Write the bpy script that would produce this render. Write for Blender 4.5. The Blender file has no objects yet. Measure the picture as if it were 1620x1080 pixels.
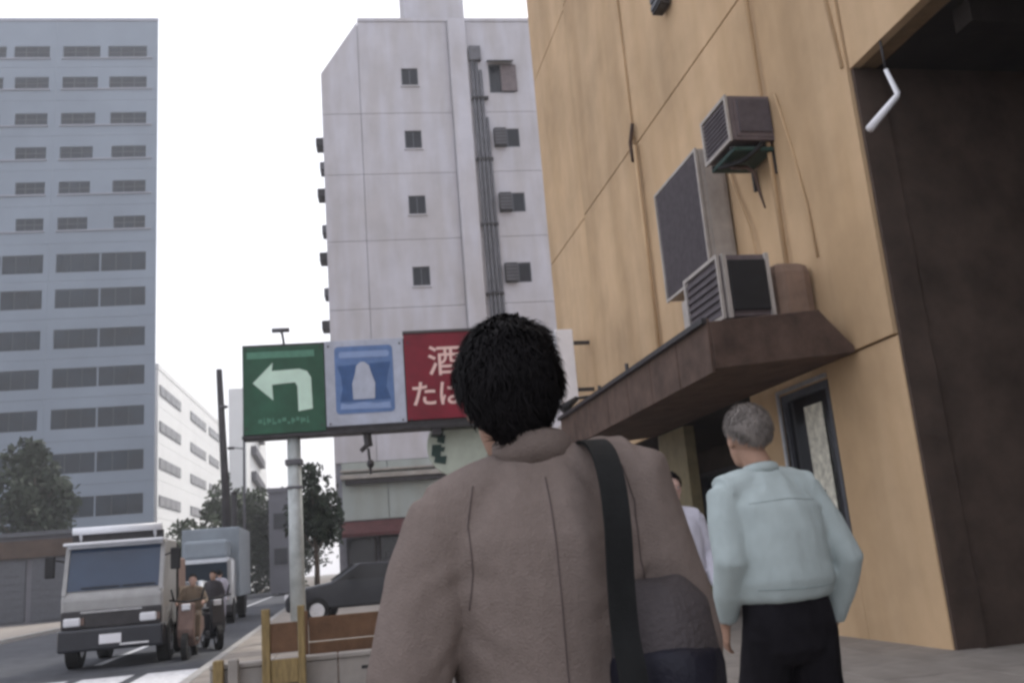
import bpy, bmesh, math, random
import numpy as np
from mathutils import Vector, Matrix, noise
from math import sin, cos, pi, radians, atan, atan2

sc = bpy.context.scene
C = sc.collection
random.seed(7)

# ------------------------------------------------------------------ camera
yaw, pitch = radians(11.6), radians(13.1)
fw = Vector((sin(yaw)*cos(pitch), cos(yaw)*cos(pitch), sin(pitch)))
r0 = Vector((cos(yaw), -sin(yaw), 0)); u0 = r0.cross(fw)
ra = radians(4.675)
R_ = cos(ra)*r0 - sin(ra)*u0
U_ = sin(ra)*r0 + cos(ra)*u0
cd = bpy.data.cameras.new('camera'); cam = bpy.data.objects.new('camera', cd); C.objects.link(cam)
cd.sensor_width = 36; cd.lens = 36*1457/1620; cd.clip_start = .05; cd.clip_end = 3000
m3 = Matrix((R_, U_, -fw)).transposed()
cam.matrix_world = Matrix.Translation((0, 0, 1.25)) @ m3.to_4x4()
sc.camera = cam

# ------------------------------------------------------------------ world, sun, exposure
SUN_EL, SUN_AZ = radians(52), radians(38)          # azimuth clockwise from +Y
w = bpy.data.worlds.new('World'); sc.world = w; w.use_nodes = True
nt = w.node_tree; nt.nodes.clear()
wo = nt.nodes.new('ShaderNodeOutputWorld'); bg = nt.nodes.new('ShaderNodeBackground')
sky = nt.nodes.new('ShaderNodeTexSky'); sky.sky_type = 'NISHITA'; sky.sun_disc = False
sky.sun_elevation = SUN_EL; sky.sun_rotation = SUN_AZ; sky.dust_density = 4; sky.air_density = 1.5
mx = nt.nodes.new('ShaderNodeMix'); mx.data_type = 'RGBA'; mx.inputs[0].default_value = .72
mx.inputs[7].default_value = (9.6, 9.5, 10.2, 1)     # thin bright cloud over the blue
nt.links.new(sky.outputs[0], mx.inputs[6]); nt.links.new(mx.outputs[2], bg.inputs[0])
bg.inputs[1].default_value = .1
nt.links.new(bg.outputs[0], wo.inputs[0])
sl = bpy.data.lights.new('sun', 'SUN'); sl.energy = 1.5; sl.angle = radians(10); sl.color = (1, .95, .87)
so = bpy.data.objects.new('sun', sl); C.objects.link(so)
sd = Vector((sin(SUN_AZ)*cos(SUN_EL), cos(SUN_AZ)*cos(SUN_EL), sin(SUN_EL)))
so.rotation_euler = (-sd).to_track_quat('-Z', 'Y').to_euler()
sc.view_settings.view_transform = 'Standard'; sc.view_settings.look = 'None'
sc.view_settings.gamma = 1; sc.view_settings.exposure = .76
sc.view_settings.use_curve_mapping = False
sc.cycles.filter_width = 3.0       # a soft consumer video lens
sc.cycles.max_bounces = 8

# ------------------------------------------------------------------ materials
def mat(name, col, rough=.7, var=.12, scale=6, bump=0, bscale=60, metal=0, streak=0, spec=.3, stretch=(1, 1, 1), coat=0, col2=None):
    m = bpy.data.materials.new(name); m.use_nodes = True
    t = m.node_tree; b = t.nodes['Principled BSDF']
    b.inputs['Roughness'].default_value = rough; b.inputs['Metallic'].default_value = metal
    b.inputs['Specular IOR Level'].default_value = spec
    if coat: b.inputs['Coat Weight'].default_value = coat; b.inputs['Coat Roughness'].default_value = .08
    tc = t.nodes.new('ShaderNodeTexCoord'); mp = t.nodes.new('ShaderNodeMapping')
    mp.inputs['Scale'].default_value = stretch
    t.links.new(tc.outputs['Object'], mp.inputs[0])
    n = t.nodes.new('ShaderNodeTexNoise'); n.inputs['Scale'].default_value = scale; n.inputs['Detail'].default_value = 7
    n.inputs['Roughness'].default_value = .62
    t.links.new(mp.outputs[0], n.inputs['Vector'])
    cr = t.nodes.new('ShaderNodeValToRGB')
    c2 = col2 if col2 else tuple(c*(1-var*2) for c in col)
    cr.color_ramp.elements[0].position = .3; cr.color_ramp.elements[1].position = .68
    cr.color_ramp.elements[0].color = (*c2, 1)
    cr.color_ramp.elements[1].color = (*[min(1, c*(1+var*.6)) for c in col], 1)
    t.links.new(n.outputs[0], cr.inputs[0]); out = cr.outputs[0]
    if streak:
        mp2 = t.nodes.new('ShaderNodeMapping'); mp2.inputs['Scale'].default_value = (1.1, 1.1, .2)
        n2 = t.nodes.new('ShaderNodeTexNoise'); n2.inputs['Scale'].default_value = 1.3; n2.inputs['Detail'].default_value = 6
        t.links.new(tc.outputs['Object'], mp2.inputs[0]); t.links.new(mp2.outputs[0], n2.inputs['Vector'])
        r2 = t.nodes.new('ShaderNodeValToRGB'); r2.color_ramp.elements[0].position = .38; r2.color_ramp.elements[1].position = .66
        k = 1-streak
        r2.color_ramp.elements[0].color = (k, k*.97, k*.92, 1); r2.color_ramp.elements[1].color = (1, 1, 1, 1)
        mm = t.nodes.new('ShaderNodeMix'); mm.data_type = 'RGBA'; mm.blend_type = 'MULTIPLY'; mm.inputs[0].default_value = 1
        t.links.new(n2.outputs[0], r2.inputs[0]); t.links.new(out, mm.inputs[6]); t.links.new(r2.outputs[0], mm.inputs[7]); out = mm.outputs[2]
    t.links.new(out, b.inputs['Base Color'])
    if bump:
        nb = t.nodes.new('ShaderNodeTexNoise'); nb.inputs['Scale'].default_value = bscale; nb.inputs['Detail'].default_value = 4
        t.links.new(mp.outputs[0], nb.inputs['Vector'])
        bp = t.nodes.new('ShaderNodeBump'); bp.inputs['Strength'].default_value = bump; bp.inputs['Distance'].default_value = .02
        t.links.new(nb.outputs[0], bp.inputs['Height']); t.links.new(bp.outputs[0], b.inputs['Normal'])
    return m

def emis(name, col, s):
    m = mat(name, col); b = m.node_tree.nodes['Principled BSDF']
    b.inputs['Emission Color'].default_value = (*col, 1); b.inputs['Emission Strength'].default_value = s
    return m

M = dict(
    asphalt=mat('asphalt', (.075, .08, .092), .9, .2, 3, .4, 200),
    paving=mat('paving', (.30, .27, .24), .85, .15, 2, .3, 120),
    earth=mat('earth', (.16, .14, .12), .95, .2, .4),
    kerb=mat('kerb_concrete', (.36, .35, .34), .85, .15, 3, .3, 90),
    whiteline=mat('road_paint', (.62, .63, .66), .7, .18, 9),
    beige=mat('ochre_render', (.62, .445, .275), .88, .11, .55, .3, 120, streak=.15),
    beige2=mat('ochre_render_pier', (.58, .415, .255), .88, .11, .6, .3, 120, streak=.17),
    joint=mat('joint_sealant', (.24, .16, .09), .9),
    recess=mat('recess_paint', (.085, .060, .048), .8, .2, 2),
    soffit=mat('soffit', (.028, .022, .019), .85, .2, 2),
    rust=mat('oxide_red_steel', (.105, .068, .053), .8, .25, 3, .2, 40),
    white_b=mat('white_render', (.50, .495, .54), .8, .05, .8, .1, 40, streak=.13),
    white_j=mat('shadow_joint', (.25, .25, .28), .85),
    tower=mat('tower_panel', (.205, .245, .30), .6, .08, .12, 0, 10),
    tower2=mat('tower_panel_pink', (.29, .30, .355), .6, .08, .12),
    far_w=mat('far_white_render', (.80, .81, .80), .8, .03, .4),
    far_g=mat('far_grey_render', (.15, .15, .17), .8, .08, .4),
    glass=mat('dark_glass', (.02, .022, .03), .2, .3, .5, spec=.3),
    glass_b=mat('blue_glass', (.014, .026, .042), .3, .3, .35, spec=.2),
    wscreen=mat('windscreen_glass', (.035, .06, .11), .12, .2, .6, spec=.5),
    glass_k=mat('black_glass', (.02, .02, .024), .15, .3, .6, spec=.5),
    frame=mat('window_frame_grey', (.10, .105, .12), .5, .1, 8, metal=.3),
    alu=mat('aluminium', (.5, .51, .53), .4, .1, 8, metal=.6),
    dmetal=mat('dark_metal', (.055, .052, .055), .5, .2, 8, metal=.4),
    pipe=mat('pipe_grey', (.13, .13, .145), .6, .15, 3),
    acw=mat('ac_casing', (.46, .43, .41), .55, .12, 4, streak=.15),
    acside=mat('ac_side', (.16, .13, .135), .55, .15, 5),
    grille=mat('ac_grille', (.10, .085, .095), .6, .15, 9),
    black=mat('black_plastic', (.02, .02, .022), .6),
    brownbox=mat('brown_box', (.20, .135, .115), .7, .15, 5),
    mint_seam=mat('mint_seam', (.30, .36, .36), .9),
    tanbox=mat('tan_cabinet', (.24, .165, .125), .8, .15, 4),
    green=mat('sign_green', (.03, .12, .07), .45, .12, 3, streak=.25),
    greenb=mat('sign_green_pale', (.10, .26, .18), .45, .1, 12),
    arrow=mat('sign_arrow', (.60, .80, .68), .45, .05, 4),
    signw=mat('sign_white', (.50, .55, .68), .4, .08, 4, streak=.15),
    blue=mat('sign_blue', (.045, .11, .28), .4, .12, 5),
    blue2=mat('sign_blue_mid', (.12, .21, .43), .4, .1, 5),
    palebl=mat('sign_pale_blue', (.26, .36, .60), .4, .05, 5),
    red=mat('sign_red', (.25, .008, .028), .4, .12, 3, streak=.25),
    pink=mat('sign_lettering', (.85, .60, .56), .4, .03, 3),
    signpole=mat('sign_pole', (.50, .54, .54), .5, .15, 4),
    ppole=mat('pole_dark', (.045, .042, .045), .7, .2, 3),
    truckw=mat('truck_white', (.36, .36, .36), .3, .1, 3, coat=.4),
    truckroof=mat('truck_roof', (.75, .77, .82), .35, .05, 3),
    chrome=mat('chrome', (.7, .7, .72), .2, .05, 5, metal=.9),
    tyre=mat('tyre', (.02, .02, .02), .85),
    lamp=mat('headlamp', (.75, .76, .80), .1, .05, 5, spec=.8),
    cargo=mat('cargo_box', (.25, .29, .33), .5, .08, 2),
    maroon=mat('maroon_paint', (.030, .020, .018), .3, .1, 3, coat=.5),
    dkcar=mat('dark_paint', (.03, .032, .04), .25, .1, 3, coat=.5),
    silver=mat('silver_paint', (.42, .44, .47), .3, .08, 3, metal=.4, coat=.4),
    skin=mat('skin', (.42, .26, .19), .55, .08, 12, .1, 150),
    skinp=mat('skin_pale', (.62, .42, .36), .55, .05, 12),
    hairk=mat('black_hair', (.009, .008, .009), .8, .2, 20, spec=.12),
    hairg=mat('grey_hair', (.22, .195, .178), .6, .3, 18, spec=.3),
    jacket=mat('taupe_cloth', (.215, .175, .157), .92, .05, 60, .4, 260, spec=.1),
    jacket_seam=mat('taupe_seam', (.10, .078, .075), .92, .08, 5),
    mint=mat('mint_cloth', (.43, .50, .50), .9, .10, 4, .25, 300, spec=.1),
    ttrou=mat('black_cloth', (.014, .013, .016), .95, .2, 6, .3, 300, spec=.1),
    lilac=mat('lilac_cloth', (.66, .66, .76), .9, .06, 6),
    khaki=mat('khaki_cloth', (.20, .155, .115), .9, .12, 6),
    dkcloth=mat('charcoal_cloth', (.05, .045, .05), .9, .15, 6),
    palecloth=mat('pale_cloth', (.42, .40, .46), .9, .1, 6),
    strap=mat('strap_webbing', (.010, .011, .0115), .85, .15, 30, .3, 400),
    bag=mat('bag_nylon', (.075, .065, .068), .8, .15, 6, .4, 120),
    bagd=mat('bag_leather', (.012, .012, .022), .6, .2, 6, .2, 90),
    shoe=mat('shoe_leather', (.03, .025, .022), .4),
    leaf=mat('leaves_dark', (.035, .05, .032), .7, .4, 3, spec=.2),
    leaf2=mat('leaves_mid', (.06, .08, .045), .7, .4, 3, spec=.2),
    bark=mat('bark', (.09, .07, .055), .9, .2, 12, .5, 30),
    wood=mat('yellow_timber', (.30, .22, .10), .75, .2, 6, .3, 40, stretch=(6, 6, 1)),
    hoard=mat('brown_board', (.17, .095, .055), .8, .2, 4, .2, 40),
    wallc=mat('pale_concrete', (.37, .35, .335), .85, .12, 3, .3, 60, streak=.1),
    shopw=mat('shop_render', (.36, .40, .39), .8, .06, 1, streak=.12),
    awning=mat('awning_cloth', (.10, .04, .04), .8, .2, 3),
    yellowp=mat('pillar_tile', (.25, .21, .125), .6, .15, 4),
    poster=mat('poster', (.75, .73, .62), .5, .25, 9),
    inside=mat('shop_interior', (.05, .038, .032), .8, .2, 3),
    whitesign=mat('white_panel', (.86, .86, .90), .4, .04, 2),
    disc=mat('disc_sign', (.52, .58, .50), .5, .08, 4),
    dkgreen=mat('disc_green', (.025, .06, .052), .5),
)

# ------------------------------------------------------------------ builders
def tag(o, label=None, cat=None, group=None, kind=None):
    if label: o['label'] = label
    if cat: o['category'] = cat
    if group: o['group'] = group
    if kind: o['kind'] = kind
    return o

def thing(name, label, cat, loc=(0, 0, 0), rz=0, group=None):
    o = bpy.data.objects.new(name, None); C.objects.link(o)
    o.empty_display_size = .2; o.location = loc; o.rotation_euler = (0, 0, rz)
    return tag(o, label, cat, group)

class MB:
    def __init__(s): s.v = []; s.f = []
    def add(s, vs, fs):
        k = len(s.v); s.v += [tuple(v) for v in vs]; s.f += [tuple(i+k for i in f) for f in fs]; return s
    def box(s, x0, x1, y0, y1, z0, z1):
        v = [(x, y, z) for z in (z0, z1) for y in (y0, y1) for x in (x0, x1)]
        return s.add(v, [(0, 2, 3, 1), (4, 5, 7, 6), (0, 1, 5, 4), (2, 6, 7, 3), (0, 4, 6, 2), (1, 3, 7, 5)])
    def prism(s, pts, axis, a, b):
        """polygon pts extruded along axis from a to b"""
        def P(p, t):
            return {'x': (t, p[0], p[1]), 'y': (p[0], t, p[1]), 'z': (p[0], p[1], t)}[axis]
        n = len(pts)
        v = [P(p, a) for p in pts]+[P(p, b) for p in pts]
        f = [tuple(range(n))[::-1], tuple(range(n, 2*n))]+[(i, (i+1) % n, n+(i+1) % n, n+i) for i in range(n)]
        return s.add(v, f)
    def tube(s, pts, r, n=10, cap=True):
        pts = [Vector(p) for p in pts]
        rs = r if isinstance(r, (list, tuple)) else [r]*len(pts)
        vs = []; up = None
        for i, p in enumerate(pts):
            d = (pts[min(i+1, len(pts)-1)]-pts[max(i-1, 0)]).normalized()
            if up is None: up = Vector((0, 0, 1)) if abs(d.z) < .9 else Vector((0, 1, 0))
            a = d.cross(up).normalized(); b = a.cross(d).normalized(); up = b
            for k in range(n):
                t = 2*pi*k/n; vs.append(p+(a*cos(t)+b*sin(t))*rs[i])
        fs = [(i*n+k, i*n+(k+1) % n, (i+1)*n+(k+1) % n, (i+1)*n+k) for i in range(len(pts)-1) for k in range(n)]
        if cap: fs += [tuple(range(n))[::-1], tuple(range((len(pts)-1)*n, len(pts)*n))]
        return s.add(vs, fs)
    def rings(s, rs, n=20):
        """rs: list of (cx, cy, z, rx, ry)"""
        vs = []
        for (cx, cy, z, rx, ry) in rs:
            for k in range(n):
                t = 2*pi*k/n; vs.append((cx+cos(t)*rx, cy+sin(t)*ry, z))
        m = len(rs)
        fs = [(i*n+k, i*n+(k+1) % n, (i+1)*n+(k+1) % n, (i+1)*n+k) for i in range(m-1) for k in range(n)]
        fs += [tuple(range(n))[::-1], tuple(range((m-1)*n, m*n))]
        return s.add(vs, fs)
    def ball(s, c, r, nu=14, nv=10):
        rx, ry, rz = r if isinstance(r, (tuple, list)) else (r, r, r)
        rs = []
        for j in range(1, nv):
            a = -pi/2+pi*j/nv; rs.append((c[0], c[1], c[2]+sin(a)*rz, cos(a)*rx, cos(a)*ry))
        return s.rings(rs, nu)
    def build(s, name, m, parent=None, smooth=False, bevel=0, sub=0):
        me = bpy.data.meshes.new(name); me.from_pydata(s.v, [], s.f); me.validate(); me.update()
        bm = bmesh.new(); bm.from_mesh(me); bmesh.ops.recalc_face_normals(bm, faces=bm.faces)
        if bevel:
            bmesh.ops.bevel(bm, geom=[e for e in bm.edges if len(e.link_faces) == 2 and e.calc_face_angle(0) > .5],
                            offset=bevel, segments=2, affect='EDGES', profile=.5, clamp_overlap=True)
        bm.to_mesh(me); bm.free()
        if smooth:
            for p in me.polygons: p.use_smooth = True
        if m: me.materials.append(M[m])
        o = bpy.data.objects.new(name, me); C.objects.link(o); o.parent = parent
        return o

def box(name, m, parent, x0, x1, y0, y1, z0, z1, bevel=0): return MB().box(x0, x1, y0, y1, z0, z1).build(name, m, parent, bevel=bevel)
def tube(name, m, parent, pts, r, n=10): return MB().tube(pts, r, n).build(name, m, parent, smooth=True)

def copy_tree(o, parent=None):
    c = o.copy(); C.objects.link(c); c.parent = parent
    for ch in list(o.children): copy_tree(ch, c)
    return c

def inst(o, dx, dy, dz, parent):
    """one more piece sharing the mesh of o"""
    c = o.copy(); C.objects.link(c); c.parent = parent; c.location = o.location+Vector((dx, dy, dz)); return c

def struct(name, mb, m):
    o = mb.build(name, m); return tag(o, kind='structure')

def text(body, name, m, parent, loc, rot, size, ext=.01, sx=1, bold=.0):
    cu = bpy.data.curves.new('lettering', 'FONT'); cu.body = body; cu.size = size; cu.extrude = ext; cu.offset = bold
    cu.resolution_u = 3
    o = bpy.data.objects.new('lettering_tmp', cu); C.objects.link(o)
    bpy.context.view_layer.update()
    me = bpy.data.meshes.new_from_object(o.evaluated_get(bpy.context.evaluated_depsgraph_get()))
    bpy.data.objects.remove(o); me.materials.clear(); me.materials.append(M[m])
    n = bpy.data.objects.new(name, me); C.objects.link(n); n.parent = parent; n.location = loc; n.rotation_euler = rot; n.scale = (sx, 1, 1)
    return n

# ------------------------------------------------------------------ ground
struct('ground', MB().box(-300, 300, -60, 480, -.6, -.128), 'earth')
struct('road', MB().box(-10.2, -2.05, -30, 92, -.3, -.12), 'asphalt')
struct('crossing', MB().box(-10.0, -2.1, 6.0, 16.3, -.14, -.116), 'whiteline') if False else None
struct('pavement', MB().box(-1.9, 30, -30, 92, -.3, 0), 'paving')
struct('far_pavement', MB().box(-30, -10.35, -30, 92, -.3, 0), 'paving')
for nm, x0, x1 in (('kerb', -2.05, -1.9), ('far_kerb', -10.35, -10.2)):
    k = tag(bpy.data.objects.new(nm, None), kind='structure'); C.objects.link(k)
    st = box('kerbstone', 'kerb', k, x0, x1, 4.0, 4.985, -.3, .012, .015)
    for i in range(1, 40): inst(st, 0, i*1.0, 0, k)
# zebra crossing stripes and the white edge line
zb = tag(bpy.data.objects.new('zebra_crossing', None), kind='structure'); C.objects.link(zb)
s0 = box('stripe', 'whiteline', zb, -3.05, -2.25, 12.2, 16.6, -.119, -.114)
for i in range(1, 8): inst(s0, -1.0*i, 0, 0, zb)
struct('road_line', MB().box(-4.55, -4.4, 19.5, 90, -.119, -.114), 'whiteline')
# paving slabs near the walkers
sl_ = tag(bpy.data.objects.new('pavement_slabs', None), kind='structure'); C.objects.link(sl_)
p0 = box('slab', 'paving', sl_, -1.88, -.99, 2.0, 2.89, -.02, .014, .006)
for j in range(0, 17):
    for i in range(0, 9):
        if i or j: inst(p0, i*.9, j*.9, random.uniform(-.003, .002), sl_)

# ------------------------------------------------------------------ ochre building on the right
B = thing('ochre_building', 'ochre rendered building with rusty canopy and dark open bay on the right', 'building')
WX = 5.94
ys = [8.60, 10.47, 15.62, 19.35, 23.0]
zs = [3.22, 8.77, 14.2, 20.0]
box('wall_core', 'joint', B, WX+.05, WX+.35, 8.60, 22.98, 3.24, 19.95)
for i in range(4):
    for j in range(3):
        px_ = .0 if i in (0, 2) else .045
        z0, z1 = zs[j]+.014, zs[j+1]-.014
        y0, y1 = ys[i]+.012, ys[i+1]-.012
        box('wall_panel', 'beige2' if i in (0, 2) else 'beige', B, WX-.03+px_, WX+.12, y0, y1, z0, z1, .008)
# wall above the open bay
yb = [8.60, 3.6, -1.6, -6.8]
box('bay_lintel', 'joint', B, WX+.05, WX+.35, -6.8, 8.585, 6.36, 19.95)
for i in range(3):
    for j in range(3):
        z0 = (6.34, 8.784, 14.214)[j]; z1 = (8.756, 14.186, 20)[j]
        box('wall_panel', 'beige', B, WX-.0, WX+.12, yb[i+1]+.012, yb[i]-.012, z0, z1, .008)
# ground floor wall pieces
box('wall_base', 'beige', B, WX-.0, WX+.35, 8.60, 10.10, 0, 3.215, .01)
box('wall_base', 'beige', B, WX-.0, WX+.35, 10.10, 11.42, 0, 1.15)
box('wall_base', 'beige', B, WX-.0, WX+.35, 10.10, 11.42, 3.06, 3.215)
box('wall_base', 'beige2', B, WX-.0, WX+.35, 11.42, 12.25, 0, 3.215)
box('wall_base', 'beige', B, WX-.0, WX+.35, 20.6, 23.0, 0, 3.215)
# end wall, roof, body behind
box('end_wall', 'beige', B, WX+.12, WX+9, 22.7, 22.97, 0, 20)
box('roof', 'far_g', B, WX-.06, WX+9, -6.8, 23.05, 20.0, 20.3)
# open bay: soffit, back wall, pier, floor
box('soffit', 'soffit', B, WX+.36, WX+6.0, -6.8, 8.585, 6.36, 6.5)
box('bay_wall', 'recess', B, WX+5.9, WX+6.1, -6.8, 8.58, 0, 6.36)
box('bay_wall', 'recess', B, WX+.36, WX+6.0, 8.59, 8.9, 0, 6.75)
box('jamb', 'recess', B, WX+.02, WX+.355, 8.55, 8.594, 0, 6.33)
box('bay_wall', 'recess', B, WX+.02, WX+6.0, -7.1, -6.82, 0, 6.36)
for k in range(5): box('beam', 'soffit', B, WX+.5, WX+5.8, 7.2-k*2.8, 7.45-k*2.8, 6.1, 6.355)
ddr = box('roller_door', 'dmetal', B, WX+5.75, WX+5.88, 1.0, 7.4, 0, 3.2)
for k in range(15): box('slat', 'dmetal', ddr, WX+5.71, WX+5.752, 1.02, 7.38, .05+k*.21, .24+k*.21, .01)
cdt = thing('bay_bright_mark', 'short white bent conduit standing in for a bright L shape high in the dark open bay', 'tubing', (5.6, 8.0, 5.3))  # bright L-shaped mark in the bay, built as a white tube
tube('pipe', 'whitesign', cdt, [(.04, 0, 0), (.43, 0, .38), (.45, 0, .42), (.36, 0, .70)], [.045, .035, .03, .022], 8)

tube('hanger', 'dmetal', cdt, [(.36, 0, .70), (.36, 0, 1.06)], .014, 6)

# entrance recess under the canopy
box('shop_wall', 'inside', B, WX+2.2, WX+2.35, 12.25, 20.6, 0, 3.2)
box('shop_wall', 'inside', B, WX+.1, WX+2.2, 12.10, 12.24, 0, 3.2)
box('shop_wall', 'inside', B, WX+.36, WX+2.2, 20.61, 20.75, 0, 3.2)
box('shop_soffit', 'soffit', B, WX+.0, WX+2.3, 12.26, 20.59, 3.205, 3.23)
box('pillar', 'yellowp', B, WX-.0, WX+.2, 14.95, 16.25, 0, 3.2, .01)
gd = box('shop_door', 'dmetal', B, WX+2.08, WX+2.19, 12.7, 14.5, 0, 2.5)
box('pane', 'glass_k', gd, WX+2.05, WX+2.075, 12.8, 13.56, .15, 2.4); box('pane', 'glass_k', gd, WX+2.05, WX+2.075, 13.64, 14.4, .15, 2.4)
gd = box('shop_window', 'dmetal', B, WX+2.08, WX+2.19, 16.6, 20.2, .5, 2.7)
for k in range(3): box('pane', 'glass_k', gd, WX+2.05, WX+2.075, 16.7+k*1.16, 17.76+k*1.16, .6, 2.6)
# window near the grey-haired man
W_ = MB().box(WX+.02, WX+.12, 10.14, 10.22, 1.16, 3.05).box(WX+.02, WX+.12, 11.30, 11.38, 1.16, 3.05).box(WX+.02, WX+.12, 10.22, 11.30, 2.96, 3.05).box(WX+.02, WX+.12, 10.22, 11.30, 1.16, 1.26)
W_ = W_.build('window', 'frame', B)
box('frame_trim', 'alu', W_, WX-.03, WX-.004, 11.36, 11.42, 1.1, 3.12); box('frame_trim', 'alu', W_, WX-.03, WX-.004, 10.10, 11.36, 3.07, 3.12)
box('pane', 'glass_k', W_, WX+.07, WX+.085, 10.22, 11.30, 1.26, 2.96)
box('sill', 'alu', W_, WX-.06, WX+.02, 10.08, 11.44, 1.10, 1.15)
pm = MB(); pm.box(WX+.05, WX+.062, 10.42, 10.86, 1.45, 2.82); pm.build('notice', 'poster', W_)
box('notice_strip', 'dkgreen', W_, WX+.044, WX+.049, 10.62, 10.84, 1.5, 1.75)

# two service pipes on the wall
tube('downpipe', 'beige2', B, [(WX-.06, 15.50, 3.75), (WX-.06, 15.50, 8.7)], .04, 8)
tube('downpipe', 'beige2', B, [(WX-.08, 10.50, 3.9), (WX-.08, 10.50, 9.5), (WX-.08, 10.44, 19.9)], .035, 8)
tube('cable', 'beige2', B, [(WX-.05, 11.9, 6.9), (WX-.05, 11.7, 6.2), (WX-.05, 11.4, 5.5), (WX-.05, 11.3, 4.7), (WX-.05, 11.3, 3.8)], .016, 6)
tube('cable', 'beige2', B, [(WX-.05, 10.2, 6.9), (WX-.04, 10.0, 6.0), (WX-.05, 9.85, 5.2), (WX-.05, 9.8, 4.5)], .016, 6)
tube('cable', 'beige2', B, [(WX-.05, 9.0, 19.9), (WX-.05, 8.95, 9.5), (WX-.04, 8.66, 6.4)], .025, 6)
tube('cable_clip', 'rust', B, [(WX-.05, 15.70, 8.45), (WX-.10, 15.60, 8.80), (WX-.05, 15.50, 9.15)], .04, 6)
vt = box('vent_hood', 'dmetal', B, WX-.22, WX-.02, 13.1, 13.5, 10.18, 10.8, .02)
for k in range(4): box('slat', 'frame', vt, WX-.24, WX-.222, 13.12, 13.48, 10.24+k*.14, 10.32+k*.14)

# canopy (rusty box canopy with wedge towards the wall)
CN = thing('entrance_canopy', 'rusty brown box canopy projecting over the entrance of the ochre building', 'canopy', (WX, 9.34, 3.1))
MB().prism([(-1.76, -.02), (-1.76, .52), (-.42, .62), (-.045, .18), (-.045, .10)], 'y', 0, 7.0).build('body', 'rust', CN, bevel=.012)
for k in range(7):
    y0 = k*1.0+.01; box('fascia_panel', 'rust', CN, -1.80, -1.762, y0, y0+.98, -.06, .56, .008)
box('gutter', 'dmetal', CN, -1.86, -1.801, 0, 6.98, .50, .56)
for k in range(3): box('bracket', 'dmetal', CN, -1.7, -.05, .9+k*2.5, .96+k*2.5, .035+.0, .095) if False else None
box('end_cap', 'acw', CN, -1.78, -1.3, 7.0, 7.35, .25, .45, .03)
# little plants / fixings on the canopy top
for k, (yy, hh) in enumerate(((3.5, .2), (5.0, .16), (5.6, .1))):
    tube('bolt', 'dmetal', CN, [(-1.6, yy, .55), (-1.6, yy, .6+hh)], .03, 6)

# air conditioning units
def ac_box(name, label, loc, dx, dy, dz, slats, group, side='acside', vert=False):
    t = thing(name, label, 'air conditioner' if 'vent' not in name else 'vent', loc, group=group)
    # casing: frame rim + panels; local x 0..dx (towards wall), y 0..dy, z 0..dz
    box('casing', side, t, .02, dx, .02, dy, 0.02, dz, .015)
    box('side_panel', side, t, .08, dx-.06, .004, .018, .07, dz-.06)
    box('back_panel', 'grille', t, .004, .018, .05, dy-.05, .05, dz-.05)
    if vert:
        for k in range(slats):
            y = .06+(dy-.12)*k/slats; box('slat', 'grille', t, -.03, .003, y, y+(dy-.12)/slats*.55, .06, dz-.06)
    else:
        for k in range(slats):
            z = .06+(dz-.12)*k/slats; box('slat', 'grille', t, -.025, .003, .06, dy-.06, z, z+(dz-.12)/slats*.5)
    mb = MB().box(-.035, .0, 0, .045, 0, dz).box(-.035, .0, dy-.045, dy, 0, dz).box(-.035, .0, .045, dy-.045, dz-.045, dz).box(-.035, .0, .045, dy-.045, 0, .045)
    mb.build('frame', 'acw', t)
    return t
g = 'air conditioning units on the ochre wall'
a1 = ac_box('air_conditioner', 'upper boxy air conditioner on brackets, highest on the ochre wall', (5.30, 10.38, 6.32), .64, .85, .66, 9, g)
for yy in (.08, .70): MB().prism([(0, -.045), (.62, -.045), (.62, -.42), (.58, -.42), (.58, -.08), (0, -.08)], 'y', yy, yy+.04).build('bracket', 'dmetal', a1)
box('fan_plate', 'grille', a1, .12, .58, -.02, .003, .12, .60, .01)
box('drip_tray', 'dkgreen', a1, .02, .60, .05, .8, -.12, -.055, .02)
tube('hose', 'rust', a1, [(.05, .5, -.06), (.15, .42, -.2), (.32, .35, -.22), (.40, .30, -.32), (.42, .28, -.6), (.45, .25, -.85)], [.03, .03, .03, .03, .022, .012], 8)
tube('hose', 'black', a1, [(.5, .1, .05), (.35, .04, -.1), (.2, .2, -.2), (.05, .6, -.12)], .035, 8)
a2 = ac_box('vent_louvre', 'tall grey louvred condenser cabinet below the upper air conditioner', (5.50, 11.95, 5.08), .42, 1.85, 1.88, 22, g, side='acw', vert=True)
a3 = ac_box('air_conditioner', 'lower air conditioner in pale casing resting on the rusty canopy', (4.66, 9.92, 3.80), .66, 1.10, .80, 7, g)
box('fan_plate', 'black', a3, .10, .58, -.03, -.001, .09, .72, .01)
for xx in (.03, .585): box('corner_post', 'acw', a3, xx, xx+.05, -.03, .019, 0, .8)
box('stand', 'acw', a3, -.03, .12, 1.11, 1.25, -.42, .55, .01)
bb = thing('meter_box', 'small brown cabinet between the lower air conditioner and the ochre wall', 'cabinet', (5.36, 9.95, 3.66))
box('body', 'tanbox', bb, 0, .54, 0, .8, 0, .86, .14); box('door', 'tanbox', bb, .15, .40, -.012, .0, .18, .70, .005)

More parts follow.
